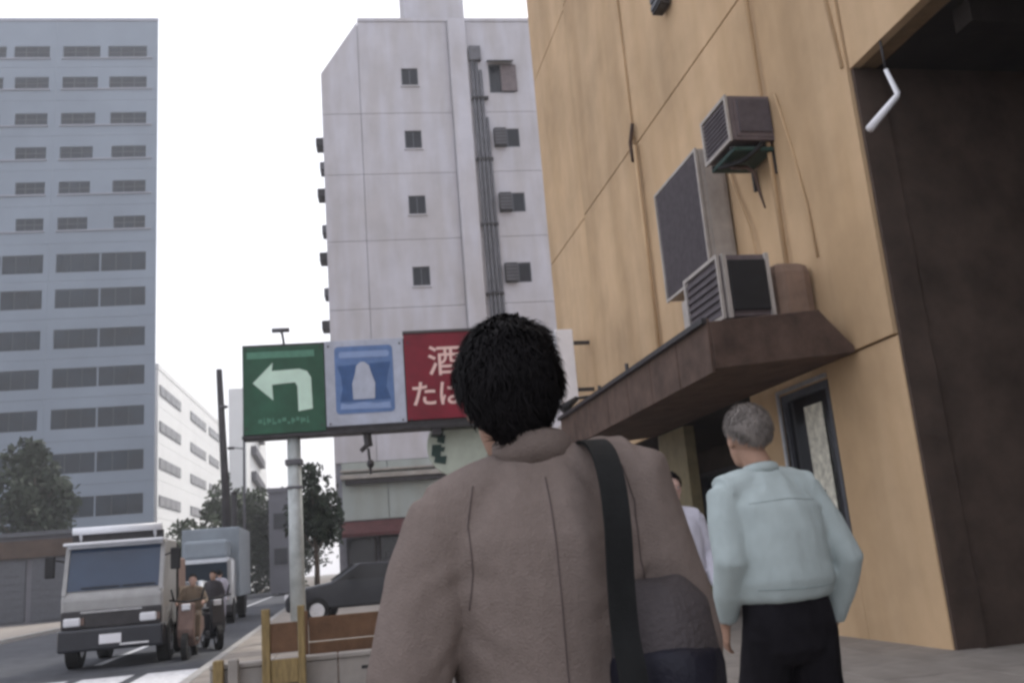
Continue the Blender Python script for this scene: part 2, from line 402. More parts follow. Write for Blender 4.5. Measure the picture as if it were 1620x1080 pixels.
# white projecting sign at the far end
ws = thing('projecting_sign', 'blank white projecting sign at the far end of the ochre wall', 'sign', (5.55, 20.0, 4.5))
box('panel', 'whitesign', ws, -.42, .0, 0, .25, .05, 1.75, .02); box('arm', 'dmetal', ws, .0, .42, .08, .16, .3, .38); box('arm', 'dmetal', ws, .0, .42, .08, .16, 1.4, 1.48)
ds = thing('wall_lamp', 'dark spotlight under the white projecting sign by the canopy end', 'lamp', (4.75, 17.2, 3.95))
tube('shade', 'black', ds, [(-.35, -.1, -.02), (-.02, 0, .2)], [.10, .05], 12); tube('arm', 'black', ds, [(-.02, 0, .2), (.5, .0, .25), (1.2, 0, .2)], .03, 6)

# ------------------------------------------------------------------ white building
rz = radians(-3.4)
WB = thing('white_building', 'white windowed apartment block with pipes on its end wall behind the big sign', 'building', (.1, 42, 0), rz)
MB().prism([(.06, 0), (16, 0), (16, 27.95), (1.93, 27.95), (.06, 25.1)], 'y', .12, 14).build('core', 'white_j', WB)
us = [0, 1.88, 6.38, 10.9, 16]
zj = [5.9, 9.55, 13.0, 16.35, 19.75, 22.95]
wz = [24.93, 21.53, 18.1, 14.5, 11.0, 7.7]      # window centres
def wpanel(u0, u1, z0, z1, holes=()):
    """wall panel with rectangular holes, as strips in one mesh"""
    mb = MB(); hs = sorted(holes)
    e = .012
    u0, u1, z0, z1 = u0+e, u1-e, z0+e, z1-e
    if not hs: mb.box(u0, u1, 0, .115, z0, z1)
    else:
        ha, hb, hc, hd = hs[0]
        mb.box(u0, ha, 0, .115, z0, z1); mb.box(hb, u1, 0, .115, z0, z1); mb.box(ha, hb, 0, .115, z0, hc); mb.box(ha, hb, 0, .115, hd, z1)
    return mb.build('wall_panel', 'white_b', WB)
rows = [(0, 5.9)]+[(zj[i], zj[i+1]) for i in range(5)]+[(22.95, 25.1)]
for i, (z0, z1) in enumerate([(zj[k], zj[k+1]) for k in range(5)]):
    zc = [z for z in wz if z0 < z < z1]
    zc = zc[0] if zc else None
    wpanel(us[0], us[1], z0, z1)
    wpanel(us[1], us[2], z0, z1, [(3.95, 4.78, zc-.48, zc+.48)] if zc else ())
    wpanel(us[2], us[3], z0, z1, [(8.35, 9.65, zc-.5, zc+.5)] if zc else ())
    wpanel(us[3], us[4], z0, z1)
# top storey with the cut corner
MB().prism([(.012, 22.962), (1.868, 22.962), (1.868, 28.0), (.012, 25.15)], 'y', 0, .115).build('wall_panel', 'white_b', WB)
wpanel(us[1], us[2], 22.95, 28.02, [(3.95, 4.78, 24.45, 25.4)])
wpanel(us[2], us[3], 22.95, 28.02, [(8.35, 9.65, 24.0, 25.6)])
wpanel(us[3], us[4], 22.95, 28.02)
box('parapet', 'white_b', WB, 1.9, 16.03, -.05, .3, 28.02, 28.2)
box('penthouse', 'white_b', WB, 4.3, 7.4, .6, 6, 28.0, 34.5)
box('vertical_fin', 'white_b', WB, 6.42, 7.30, -.28, -.004, 5.95, 28.0, .02)
wz2 = wz[:5]
def small_window(zc, h=.96):
    f = MB(); a, b, c, d = 3.95, 4.78, zc-.48, zc+.48
    f.box(a+.004, a+.05, .04, .10, c+.004, d-.004).box(b-.05, b-.004, .04, .10, c+.004, d-.004).box(a+.05, b-.05, .04, .10, d-.05, d-.004).box(a+.05, b-.05, .04, .10, c+.004, c+.05).box(4.345, 4.385, .04, .1, c+.05, d-.05)
    f = f.build('window', 'frame', WB)
    MB().box(a+.05, b-.05, .085, .095, c+.05, d-.05).build('pane', 'glass', f)
    box('sill', 'white_b', f, a-.06, b+.06, -.07, -.004, c-.07, c-.002)
for zc in (24.93, 21.53, 18.1, 14.5, 11.0): small_window(zc)
def right_window(zc, h=.5):
    a, b, c, d = 8.35, 9.65, zc-h, zc+h
    f = MB().box(a+.004, a+.06, .03, .10, c+.004, d-.004).box(b-.06, b-.004, .03, .10, c+.004, d-.004).box(a+.06, b-.06, .03, .10, d-.06, d-.004).box(a+.06, b-.06, .03, .10, c+.004, c+.06)
    f.box(8.93, 9.07, .01, .1, c+.06, d-.06)
    f = f.build('window', 'frame', WB)
    box('pane', 'glass', f, a+.06, 8.93, .08, .092, c+.06, d-.06); box('pane', 'glass', f, 9.07, b-.06, .08, .092, c+.06, d-.06)
for zc in (21.53, 18.1, 14.5, 11.0):
    right_window(zc)
    q = box('window_grille', 'dmetal', WB, 8.36, 8.95, -.34, -.006, zc-.5, zc+.42, .02)
    for k in range(5): box('bar', 'pipe', q, 8.38, 8.93, -.365, -.342, zc-.45+k*.17, zc-.38+k*.17)
right_window(24.8, .8)
hd = MB().prism([(-.5, 25.55), (-.004, 25.8), (-.004, 25.74), (-.5, 25.49)], 'x', 8.3, 9.6); hd.build('window_hood', 'dmetal', WB)
box('shutter', 'acside', WB, 8.95, 9.75, -.12, -.02, 24.05, 25.5, .01)
for k, u in enumerate((7.52, 7.72, 7.92, 8.1)):
    z1 = (26.4, 25.6, 25.2, 22.6)[k]
    tube('drainpipe', 'pipe', WB, [(u, -.12, z1), (u+.02, -.14, 18), (u+.06, -.12, 12.8), (u+.06, -.12, 3.5)], .085 if k < 3 else .06, 8)
box('pipe_head', 'pipe', WB, 7.4, 8.0, -.3, -.03, 25.7, 26.5, .04)
for z in (23.6, 20.3, 16.9, 13.4): box('pipe_clamp', 'dmetal', WB, 7.38, 8.22, -.26, -.005, z, z+.1)
# balconies seen edge-on at the left corner
for k, z in enumerate((22.0, 20.7, 19.3, 17.4, 16.0, 14.2, 12.6, 10.4)):
    s = .42 if k % 2 == 0 else .26
    q = box('balcony_unit', 'dmetal' if k % 2 == 0 else 'pipe', WB, -s, .0, 1.0, 1.9, z-.22, z+.22, .04)
box('side_wall', 'white_b', WB, -.0, .055, .12, 14, 3.4, 25.1)
# ground-floor shop front
box('shop_wall_panel', 'shopw', WB, 0.3, 2.3, -.10, .11, 3.35, 5.88); box('shop_wall_panel', 'shopw', WB, 2.33, 7.0, -.10, .11, 3.35, 5.88)
box('shop_wall_panel', 'shopw', WB, 7.03, 16, -.10, .11, 3.35, 5.88)
box('shop_wall_panel', 'shopw', WB, 6.0, 16, -.10, .11, 0, 3.32)
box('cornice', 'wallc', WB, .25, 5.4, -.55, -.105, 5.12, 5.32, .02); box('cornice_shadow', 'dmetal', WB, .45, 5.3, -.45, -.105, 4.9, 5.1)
box('cornice', 'wallc', WB, .25, 5.4, -.40, -.105, 5.45, 5.55, .02)
MB().prism([(-1.2, 2.75), (-.105, 3.3), (-.105, 3.2), (-1.2, 2.6)], 'x', .2, 4.2).build('awning', 'awning', WB)
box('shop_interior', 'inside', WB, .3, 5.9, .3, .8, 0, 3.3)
for k in range(4):
    f = box('shop_door', 'dmetal', WB, .4+k*1.4, 1.7+k*1.4, .0, .06, 0, 2.6)
    box('pane', 'glass_k', f, .5+k*1.4, 1.6+k*1.4, -.02, -.003, .3, 2.5)

# ------------------------------------------------------------------ left tower
TW = thing('office_tower', 'tall blue-grey office tower with dark window bands on the left', 'building', (-15.24, 85, 0), rz)
MB().prism([(-26, .15), (-.05, .15), (-5.5, 20), (-26, 20)], 'z', 0, 54.6).build('core', 'tower2', TW)
tz = [51.6, 48.35, 44.6, 41.15, 37.65, 34.1, 30.3, 26.95, 23.2, 19.65, 16.0, 12.1, 8.3, 4.6]
edges = [54.9]+[(tz[i]+tz[i+1])/2 for i in range(len(tz)-1)]+[2.6]
bays = [(-26, -17.8), (-17.8, -9.3), (-9.3, 0)]
for i, zc in enumerate(tz):
    z1, z0 = edges[i]-.01, edges[i+1]+.01
    low = i >= 6
    gap = min(.35+i*.16, 1.3)
    for (b0, b1) in bays:
        r = b1-.9 if b1 == 0 else b1-.5
        mid = b0+4.35
        if low: wins = [(b0+.6, mid), (mid+.12, r)]
        else: wins = [(b0+.6, mid-gap), (mid+gap+.0, r-.1)]
        mb = MB(); hh = .88 if low else .60
        mb.box(b0+.006, b1-.006, 0, .145, z0, zc-hh); mb.box(b0+.006, b1-.006, 0, .145, zc+hh, z1)
        mb.box(b0+.006, wins[0][0], 0, .145, zc-hh, zc+hh); mb.box(wins[1][1], b1-.006, 0, .145, zc-hh, zc+hh)
        if wins[1][0]-wins[0][1] > .01: mb.box(wins[0][1], wins[1][0], 0, .145, zc-hh, zc+hh)
        mb.build('wall_panel', 'tower', TW)
        for (a, b) in wins:
            f = MB().box(a+.002, b-.002, .10, .14, zc-hh+.002, zc+hh-.002).build('window', 'frame', TW)
            n = 3
            for q in range(n):
                x0 = a+.05+(b-a-.05)*q/n; x1 = a+(b-a)*(q+1)/n-.03
                if low: box('pane', 'glass_b', f, x0, x1, .06, .095, zc-hh+.06, zc+hh-.06)
                else:
                    box('pane', 'glass_b', f, x0, x1, .06, .095, zc+.05, zc+hh-.04); box('pane', 'glass_b', f, x0, x1, .06, .095, zc-hh+.04, zc-.05)
        if not low: box('ledge', 'tower2', TW, b0+.5, b1-.5, -.14, -.004, zc-hh-.16, zc-hh-.04)
MB().prism([(-26.1, -.08), (.05, -.08), (-5.4, 20.1), (-26.1, 20.1)], 'z', 54.9, 55.2).build('parapet', 'tower2', TW)
box('podium', 'far_g', TW, -26, -.02, -.2, .14, 0, 2.58)

# second building along the left side of the street
fa = radians(-(90-2.3))
FB = thing('far_white_building', 'long sunlit white building receding behind the blue-grey tower', 'building', (-18.97, 108, 0), 0); FB.scale = (1.35,)*3
fd = Vector((sin(radians(2.3)), cos(radians(2.3)), 0)); fn = Vector((-fd.y, fd.x, 0))
FB.rotation_euler = (0, 0, atan2(fd.y, fd.x))    # local x runs along the street, local y away from it
box('core', 'far_w', FB, .02, 34, .2, 14, 0, 18.6)
lv = [(0, 6.3)]+[(6.3+3.08*k, 9.38+3.08*k) for k in range(4)]
for (z0, z1) in lv: box('wall_panel', 'far_w', FB, 0, 34, .04, .195, z0+.01, z1-.01)
box('parapet', 'far_w', FB, -.05, 34.05, .0, 14, 18.63, 19.1)
for k in range(4):
    zc = 7.7+3.08*k
    for (a, b) in ((.5, 9.2), (14.0, 22.5), (24.5, 31)):
        f = box('window', 'frame', FB, a, b, -.02, .035, zc-.45, zc+.45)
        for q in range(4): box('pane', 'glass', f, a+.1+(b-a)*q/4, a+(b-a)*(q+1)/4-.08, -.05, -.022, zc-.38, zc+.38)
f = box('window', 'frame', FB, .5, 31, -.02, .035, 1.2, 3.6)
for q in range(6): box('pane', 'glass', f, .6+5*q, 5.3+5*q, -.05, -.022, 1.3, 3.5)

SB = thing('slim_white_block', 'slim far white block with stepped dark stair openings beside the green sign', 'building', (-7.9, 90, 0))
gd_ = Vector((sin(radians(4.9)), cos(radians(4.9)), 0)); SB.rotation_euler = (0, 0, atan2(gd_.y, gd_.x))
box('wall', 'far_w', SB, 0, 12, 0, 1.6, 0, 19, .05)
for k in range(5):
    z = 7.1+k*2.45
    f = MB().prism([(2.4, z+.9), (7.8, z), (7.8, z+.75), (2.4, z+1.7)], 'y', -.5, -.01).build('stair_opening', 'pipe', SB)
GB = thing('low_grey_building', 'small grey building beyond the sign post', 'building', (-4.65, 70, 0))
box('wall', 'far_g', GB, 0, 1.7, 0, 8, 0, 7.2); box('roof', 'far_g', GB, -.1, 1.8, -.1, 8.1, 7.2, 7.5)
for z in (2, 4.5): 
    f = box('window', 'frame', GB, .3, 1.3, -.04, -.003, z, z+1.2); box('pane', 'glass', f, .36, 1.24, -.06, -.042, z+.06, z+1.14)
LB = thing('low_shop_row', 'low dark shop building along the far side of the road behind the truck', 'building', (-19.0, 48, 0))
box('wall', 'far_g', LB, 0, 7.4, 0, 22, 0, 4.0); box('roof', 'frame', LB, -.2, 7.7, -.2, 22, 4.0, 4.2); box('fascia', 'recess', LB, .2, 7.2, -.25, -.01, 3.0, 3.8)
for k in range(3):
    f = box('shutter', 'frame', LB, .3+k*2.35, 2.4+k*2.35, -.06, -.003, .1, 2.9)
    for q in range(8): box('slat', 'frame', f, .34+k*2.35, 2.36+k*2.35, -.085, -.062, .15+q*.34, .43+q*.34)

# ------------------------------------------------------------------ trees
def crown(mb, c, r, n, s, seed):
    rd = random.Random(seed)
    cl = [(Vector((rd.gauss(0, .5), rd.gauss(0, .5), rd.gauss(0, .45))), rd.uniform(.25, .5)) for _ in range(26)]
    for i in range(n):
        cc, cr = cl[rd.randrange(26)]
        d = Vector((rd.gauss(0, 1), rd.gauss(0, 1), rd.gauss(0, 1))).normalized()*cr*rd.uniform(.6, 1.05)
        p = cc+d
        if p.length > 1.15: continue
        P = Vector((c[0]+p.x*r[0], c[1]+p.y*r[1], c[2]+p.z*r[2]))
        a = Vector((rd.gauss(0, 1), rd.gauss(0, 1), rd.gauss(0, 1))).normalized(); b = a.orthogonal().normalized()
        k = s*rd.uniform(.6, 1.3)
        mb.add([P-a*k, P-b*k*.5, P+a*k, P+b*k*.5], [(0, 1, 2, 3)])
def tree(label, x, y, h, r, n, s, seed, lm='leaf', name='leafy_tree', group=None):
    t = thing(name, label, 'tree', (x, y, 0), group=group)
    mb = MB().tube([(0, 0, -.1), (.05, 0, h*.3), (.0, .05, h*.6), (.05, 0, h*.85)], [.03*h*.8, .02*h, .014*h, .005*h], 8)
    rd = random.Random(seed)
    for k in range(7):
        a = rd.uniform(0, 2*pi); z = h*rd.uniform(.35, .7)
        mb.tube([(0, 0, z), (cos(a)*r*.35, sin(a)*r*.35, z+h*.1), (cos(a)*r*.7, sin(a)*r*.7, z+h*.2)], [.01*h, .007*h, .003*h], 6)
    mb.build('trunk', 'bark', t, smooth=True)
    mb = MB(); crown(mb, (0, 0, h*.68), (r, r, h*.38), n, s, seed)
    mb.build('crown', lm, t)
    return t
tree('dark dense tree in front of the blue-grey tower at the left edge', -17.6, 60, 9.6, 2.7, 6000, .26, 3)
tree('dark green tree left of the white building shop front', -.75, 37, 4.9, 1.0, 5000, .12, 5)
tree('squat dark tree at the end of the street left of the grey building', -7.2, 76, 8.6, 2.6, 4500, .24, 8, 'leaf2')
tree('rounded dark tree at the end of the street behind the sign post', -3.6, 84, 8.0, 2.6, 4500, .24, 11)
tree('low spreading tree beyond the trucks under the far white building', -8.9, 66, 5.2, 2.2, 3500, .2, 14, 'leaf2')
hb_ = MB(); crown(hb_, (-6.0, 88.5, 2.4), (5.5, 1.5, 3.2), 6000, .25, 23)
tag(hb_.build('hedge_mass', 'leaf'), kind='stuff', label='dark mass of bushes closing the end of the street', cat='bushes')

# ------------------------------------------------------------------ poles
up = thing('utility_pole', 'thick dark utility pole standing left of the green sign', 'pole', (-3.98+.05, 36, 0))
MB().tube([(.1, 0, -.1), (.0, 0, 4.5), (-.2, 0, 9.1)], [.17, .15, .11], 14).build('shaft', 'ppole', up, smooth=True)
for z in (2.2, 2.8, 7.6): tube('band', 'pipe', up, [(.02-.02*z/2, 0, z), (.015-.02*z/2, 0, z+.08)], .17, 12)
lp = thing('street_lamp', 'thin grey street lamp post between the dark pole and the green sign', 'street lamp', (-4.1, 45, 0))
tube('post', 'pipe', lp, [(0, 0, -.1), (.03, 0, 6), (.08, 0, 11.8)], [.07, .055, .035], 8); tube('arm', 'pipe', lp, [(.04, 0, 7.2), (-.45, 0, 7.28)], .03, 6)
box('lantern', 'dmetal', lp, -.7, -.4, -.08, .08, 7.2, 7.32, .02)
p3 = thing('short_pole', 'short dark pole just right of the thick utility pole', 'pole', (-4.03, 40, 0))
tube('shaft', 'ppole', p3, [(0, 0, -.1), (0, 0, 4.7)], [.13, .11], 10); tube('cap', 'dmetal', p3, [(0, 0, 4.7), (0, 0, 4.78)], .13, 10)

# ------------------------------------------------------------------ big three-panel sign
S = thing('shop_sign', 'large three-panel roadside sign: green arrow, blue emblem, red lettering', 'sign', (-1.8, 20, 0), rz)
dz_ = lambda u: 0
box('cabinet', 'dmetal', S, -.02, 5.62, .03, .40, 4.14, 6.12)
box('frame', 'dmetal', S, -.04, 5.64, -.03, .42, 4.08, 4.155, .01)
GP = box('green_panel', 'green', S, .0, 1.70, -.02, .028, 4.17, 6.06, .008)
box('header_band', 'greenb', GP, .08, 1.50, -.028, -.021, 5.80, 5.95)
ar = [(.20, 5.27), (.62, 5.70), (.60, 5.52), (1.18, 5.54), (1.34, 5.48), (1.42, 5.34), (1.44, 4.66), (1.14, 4.62), (1.13, 5.16), (1.08, 5.25), (.60, 5.22), (.62, 4.88)]
MB().prism(ar, 'y', -.04, -.0205).build('arrow', 'arrow', GP)
mb = MB(); rd = random.Random(9)
x = .30
while x < 1.34:
    wd = rd.uniform(.05, .11); z = 4.44+rd.uniform(-.02, .02)
    mb.box(x, x+wd, -.028, -.0205, z-.03, z+.05) if rd.random() < .6 else mb.box(x, x+wd, -.028, -.0205, z-.07, z-.02)
    if rd.random() < .5: mb.box(x+.01, x+.03, -.0275, -.0205, z-.07, z+.07)
    x += wd+.025
mb.build('small_print', 'greenb', GP)
WP = box('emblem_panel', 'signw', S, 1.72, 3.42, -.02, .028, 4.25, 6.12, .008)
# blue square with notched sides (round corners cut)
def rrect(x0, x1, z0, z1, r, n=5):
    p = []
    for (cx, cz, a0) in ((x1-r, z1-r, 0), (x0+r, z1-r, 90), (x0+r, z0+r, 180), (x1-r, z0+r, 270)):
        for k in range(n+1):
            a = radians(a0+90*k/n); p.append((cx+cos(a)*r, cz+sin(a)*r))
    return p
MB().prism(rrect(1.93, 3.18, 4.50, 5.98, .09), 'y', -.03, -.0205).build('emblem_field', 'blue2', WP)
MB().prism([(1.98, 5.55), (3.13, 5.60), (3.05, 5.30), (3.02, 5.05), (3.10, 4.78), (2.02, 4.76), (2.08, 5.05), (2.06, 5.30)], 'y', -.036, -.0305).build('emblem_ground', 'blue', WP)
MB().prism(rrect(2.02, 3.10, 5.72, 5.86, .05), 'y', -.036, -.0305).build('emblem_band', 'palebl', WP)
MB().prism([(2.02, 4.60), (3.10, 4.58), (3.08, 4.72), (2.8, 4.70), (2.5, 4.74), (2.2, 4.70), (2.04, 4.73)], 'y', -.036, -.0305).build('emblem_band', 'palebl', WP)
MB().prism([(2.30, 4.80), (2.76, 4.80), (2.78, 5.15), (2.70, 5.38), (2.66, 5.54), (2.56, 5.62), (2.48, 5.62), (2.39, 5.54), (2.36, 5.38), (2.29, 5.15)], 'y', -.043, -.0365).build('milk_can', 'signw', WP)
RP = box('red_panel', 'red', S, 3.44, 5.60, -.022, .028, 4.28, 6.20, .008)
box('cap_strip', 'maroon', RP, 3.42, 5.62, -.05, .2, 6.20, 6.26)
text('酒', 'lettering', 'pink', RP, (3.93, -.024, 5.30), (pi/2, 0, 0), .72, .008, 1.05, .006)
text('たばこ', 'lettering', 'pink', RP, (3.52, -.024, 4.62), (pi/2, 0, 0), .60, .008, 1.0, .008)
for kx in (.06, 1.62, 1.80, 3.34, 3.52, 5.5):
    for kz in (4.30, 6.0): MB().tube([(kx, -.034, kz), (kx, -.02, kz)], .022, 8).build('bolt', 'dmetal', S)
PL = tube('post', 'signpole', S, [(1.0, .2, -.1), (1.0, .2, 4.1)], [.16, .14], 16)
box('collar', 'pipe', S, .82, 1.18, .02, .38, 3.5, 3.62, .02); box('collar', 'pipe', S, .84, 1.16, .04, .36, 3.0, 3.06, .02)
tube('post', 'signpole', S, [(2.62, .25, 3.0), (2.62, .25, 4.1)], .06, 10) if False else None
mb = MB().tube([(2.55, .15, 4.1), (2.58, .12, 3.8)], .09, 8).tube([(2.58, .12, 3.85), (2.42, .05, 3.7)], .05, 8).tube([(2.57, .12, 3.75), (2.6, .12, 3.2)], .03, 8)
mb.build('bracket', 'dmetal', S); MB().ball((2.6, .1, 3.42), (.08, .08, .10)).build('lamp_cap', 'dmetal', S, smooth=True)
box('bracket', 'dmetal', S, 3.95, 4.15, .0, .3, 3.95, 4.1)
tube('floodlight_arm', 'dmetal', S, [(.85, .2, 6.1), (.85, -.1, 6.28), (.85, -.35, 6.32)], .025, 6)
MB().tube([(.66, -.35, 6.33), (1.02, -.35, 6.33)], .05, 10).build('floodlight', 'pipe', S, smooth=True)
# round disc sign partly behind the man
D = thing('round_sign', 'pale round sign with dark green marks behind the man in the taupe jacket', 'round sign', (2.75, 20.3, 3.75), rz)
MB().tube([(0, 0, 0), (0, .16, 0)], .68, 40).build('disc', 'disc', D)
for (a, b, c, d) in ((-.58, .22, -.34, .34), (-.46, .10, -.30, .24), (-.60, -.20, -.40, .04), (-.55, -.35, -.30, -.22), (-.46, -.08, -.32, -.02)):
    MB().prism([(a, b), (c, b-.05), (c+.04, d), (a+.03, d)], 'y', -.02, -.003).build('mark', 'dkgreen', D)
tube('arm', 'dmetal', D, [(-.0, .2, .0), (.0, .2, -3.8)], .06, 8)

# ------------------------------------------------------------------ vehicles
T = thing('light_truck', 'pale cab-over light truck facing the camera with a white roof rail', 'truck', (-4.02, 18.5, -.12)); T.scale = (1.1, 1.0, 1.1)
# local: x across, y back, z up ; ground at 0
MB().prism([(0, .55), (-.02, 1.15), (.05, 1.25), (.28, 1.98), (.42, 2.06), (1.5, 2.06), (1.5, .55)], 'x', -.80, .80).build('cab', 'truckw', T, bevel=.05)
box('load', 'brownbox', T, -.7, .7, 1.7, 3.4, .81, 1.75, .05)
# windscreen, slanted glass plate
def slant(name, m, x0, x1, za, zb, off, parent, th=.015):
    def yy(z): return .05+(z-1.25)*(.23/.73)
    a, b = yy(za)-off, yy(zb)-off
    return MB().prism([(a, za), (b, zb), (b-th, zb), (a-th, za)], 'x', x0, x1).build(name, m, parent)
slant('windscreen', 'wscreen', -.72, .72, 1.26, 1.95, .012, T)
slant('windscreen_rim', 'truckroof', -.76, .76, 1.955, 2.03, .02, T, .05)
slant('pillar', 'truckw', .725, .79, 1.2, 1.99, .018, T, .03); slant('pillar', 'truckw', -.79, -.725, 1.2, 1.99, .018, T, .03)
slant('wiper', 'black', -.5, .1, 1.29, 1.31, .035, T); slant('wiper', 'black', .15, .66, 1.29, 1.31, .035, T)
MB().tube([(-.72, .35, 2.25), (.72, .35, 2.25)], .065, 10).tube([(-.6, .35, 2.24), (-.6, .45, 2.02)], .025, 6).tube([(.6, .35, 2.24), (.6, .45, 2.02)], .025, 6).build('roof_rail', 'truckroof', T, smooth=True)
box('roof_board', 'dmetal', T, -.74, .74, .40, .46, 2.062, 2.20, .015); box('sun_visor', 'truckroof', T, -.80, .80, .02, .30, 2.0, 2.05, .02)
gr = box('grille', 'dmetal', T, -.78, .78, -.06, -.022, .66, .94, .02)
for k in range(3): box('grille_bar', 'chrome', gr, -.48, .48, -.075, -.062, .90+k*.012, .906+k*.012)
bp_ = box('bumper', 'dkcar', T, -.82, .82, -.12, .2, .30, .655, .04)
box('number_plate', 'whitesign', bp_, -.17, .17, -.135, -.122, .40, .55, .004); box('trim', 'chrome', bp_, .15, .60, -.14, -.122, .36, .39)
for x0 in (-.74, .44):
    h = box('headlight', 'lamp', T, x0, x0+.27, -.10, .0, .70, .84, .03); box('indicator', 'brownbox', h, x0+.275, x0+.32, -.09, .0, .72, .83)
for s in (-1, 1):
    a = tube('mirror', 'dmetal', T, [(s*.80, .2, 1.75), (s*.98, .05, 1.8)], .015, 6); box('mirror_glass', 'black', a, s*.99-.08, s*.99+.08, 0, .06, 1.5, 1.86, .02)
box('dashboard', 'palecloth', T, -.3, .1, .10, .14, 1.16, 1.2) if False else None
for (x0, y0) in ((-.72, .75), (.72, .75), (-.68, 2.9), (.68, 2.9)):
    wl = MB().tube([(x0-.1, y0, .34), (x0+.1, y0, .34)], .34, 20).build('wheel', 'tyre', T, smooth=False)
    MB().tube([(x0-.105, y0, .34), (x0+.105, y0, .34)], .18, 14).build('rim', 'chrome', wl)
box('chassis', 'dmetal', T, -.6, .6, .9, 3.7, .42, .6); bdc = box('load_bed', 'frame', T, -.84, .84, 1.6, 3.8, .66, .80, .01)
for (a, b, c, d) in ((-.84, -.80, 1.6, 3.8), (.80, .84, 1.6, 3.8), (-.8, .8, 3.76, 3.8)): box('side_board', 'khaki', T, a, b, c, d, .805, 1.2, .01)
box('headboard', 'dmetal', T, -.82, .82, 1.56, 1.6, .8, 1.98)

BT = thing('box_truck', 'blue-grey box truck parked farther up the street behind the light truck', 'truck', (-4.2, 32, -.12))
box('cab', 'silver', BT, -.85, .85, 0, 1.7, .5, 2.1, .12); box('windscreen', 'glass_b', BT, -.74, .74, -.02, .02, 1.25, 1.95)
box('cargo_box', 'cargo', BT, -.95, .95, 1.8, 6.0, .8, 3.15, .04); box('bumper', 'dmetal', BT, -.86, .86, -.08, .1, .35, .6, .03)
for s in (-1, 1): box('headlight', 'lamp', BT, s*.65-.15, s*.65+.15, -.03, .02, .75, .92, .02)
for (x0, y0) in ((-.75, .8), (.75, .8), (-.75, 4.6), (.75, 4.6)): MB().tube([(x0-.12, y0, .4), (x0+.12, y0, .4)], .4, 16).build('wheel', 'tyre', BT)
box('wind_deflector', 'cargo', BT, -.7, .7, .5, 1.6, 2.1, 2.7, .1)

def car(label, loc, rz_, paint, grp=None):
    t = thing('parked_car', label, 'car', loc, rz_, grp)
    # local y forward (nose at +y); profile in y,z
    prof = [(-2.1, .35), (-2.15, .75), (-2.0, .95), (-1.55, 1.0), (-1.0, 1.38), (.25, 1.42), (.95, 1.0), (1.9, .86), (2.12, .65), (2.1, .32)]
    MB().prism(prof, 'x', -.82, .82).build('body', paint, t, bevel=.07)
    MB().prism([(-1.42, 1.02), (-.95, 1.33), (.2, 1.36), (.78, 1.02)], 'x', -.835, .835).build('side_windows', 'glass_k', t)
    MB().prism([(-1.60, 1.01), (-1.09, 1.36), (-1.10, 1.375), (-1.62, 1.03)], 'x', -.68, .68).build('rear_window', 'glass_k', t)
    MB().prism([(.36, 1.39), (.95, 1.03), (.97, 1.05), (.38, 1.41)], 'x', -.68, .68).build('windscreen', 'glass_k', t)
    for s in (-1, 1):
        for yy in (-1.35, 1.3):
            wl = MB().tube([(s*.84, yy, .31), (s*.66, yy, .31)], .31, 20).build('wheel', 'tyre', t)
            MB().tube([(s*.85, yy, .31), (s*.80, yy, .31)], .19, 14).build('rim', 'chrome', wl)
        box('tail_light', 'red', t, s*.65-.12, s*.65+.12, -2.17, -2.10, .72, .85, .01); box('headlight', 'lamp', t, s*.62-.16, s*.62+.16, 2.03, 2.13, .62, .76, .02)
    box('number_plate', 'whitesign', t, -.17, .17, -2.175, -2.14, .5, .65)
    return t
car('dark saloon parked beyond the big sign, nose towards the road', (.9, 25.5, 0), radians(82), 'dkcar')
car('silver car waiting on the road beyond the pedestrians', (-4.3, 27.0, -.12), radians(180), 'silver')

# scooter
def scooter(label, loc, rz_, paint):
    t = thing('scooter', label, 'scooter', loc, rz_)
    for yy in (-.6, .6):
        w_ = MB().tube([(-.05, yy, .24), (.05, yy, .24)], .24, 18).build('wheel', 'tyre', t); MB().tube([(-.055, yy, .24), (.055, yy, .24)], .12, 12).build('rim', 'chrome', w_)
    MB().prism([(-.85, .45), (-.8, .72), (-.1, .75), (-.05, .35), (.25, .28), (.42, .42), (.36, 1.0), (.46, 1.02), (.62, .55), (.60, .40), (.42, .22), (-.15, .22), (-.3, .3)], 'x', -.15, .15).build('body', paint, t, bevel=.04)
    box('seat', 'black', t, -.14, .14, -.8, -.12, .75, .83, .03)
    tube('handlebar', 'black', t, [(-.33, .3, 1.08), (0, .40, 1.03), (.33, .3, 1.08)], .02, 8)
    box('headlight', 'lamp', t, -.08, .08, .46, .54, .88, 1.0, .02)
    for s in (-1, 1): tube('mirror', 'black', t, [(s*.25, .33, 1.07), (s*.3, .3, 1.28)], .02, 6)
    return t
scooter('brown scooter ridden towards the camera beside the light truck', (-2.78, 19.3, -.12), pi, 'brownbox')
scooter('black scooter parked by the kerb right of the khaki rider', (-2.62, 21.2, -.12), radians(200), 'dkcar')

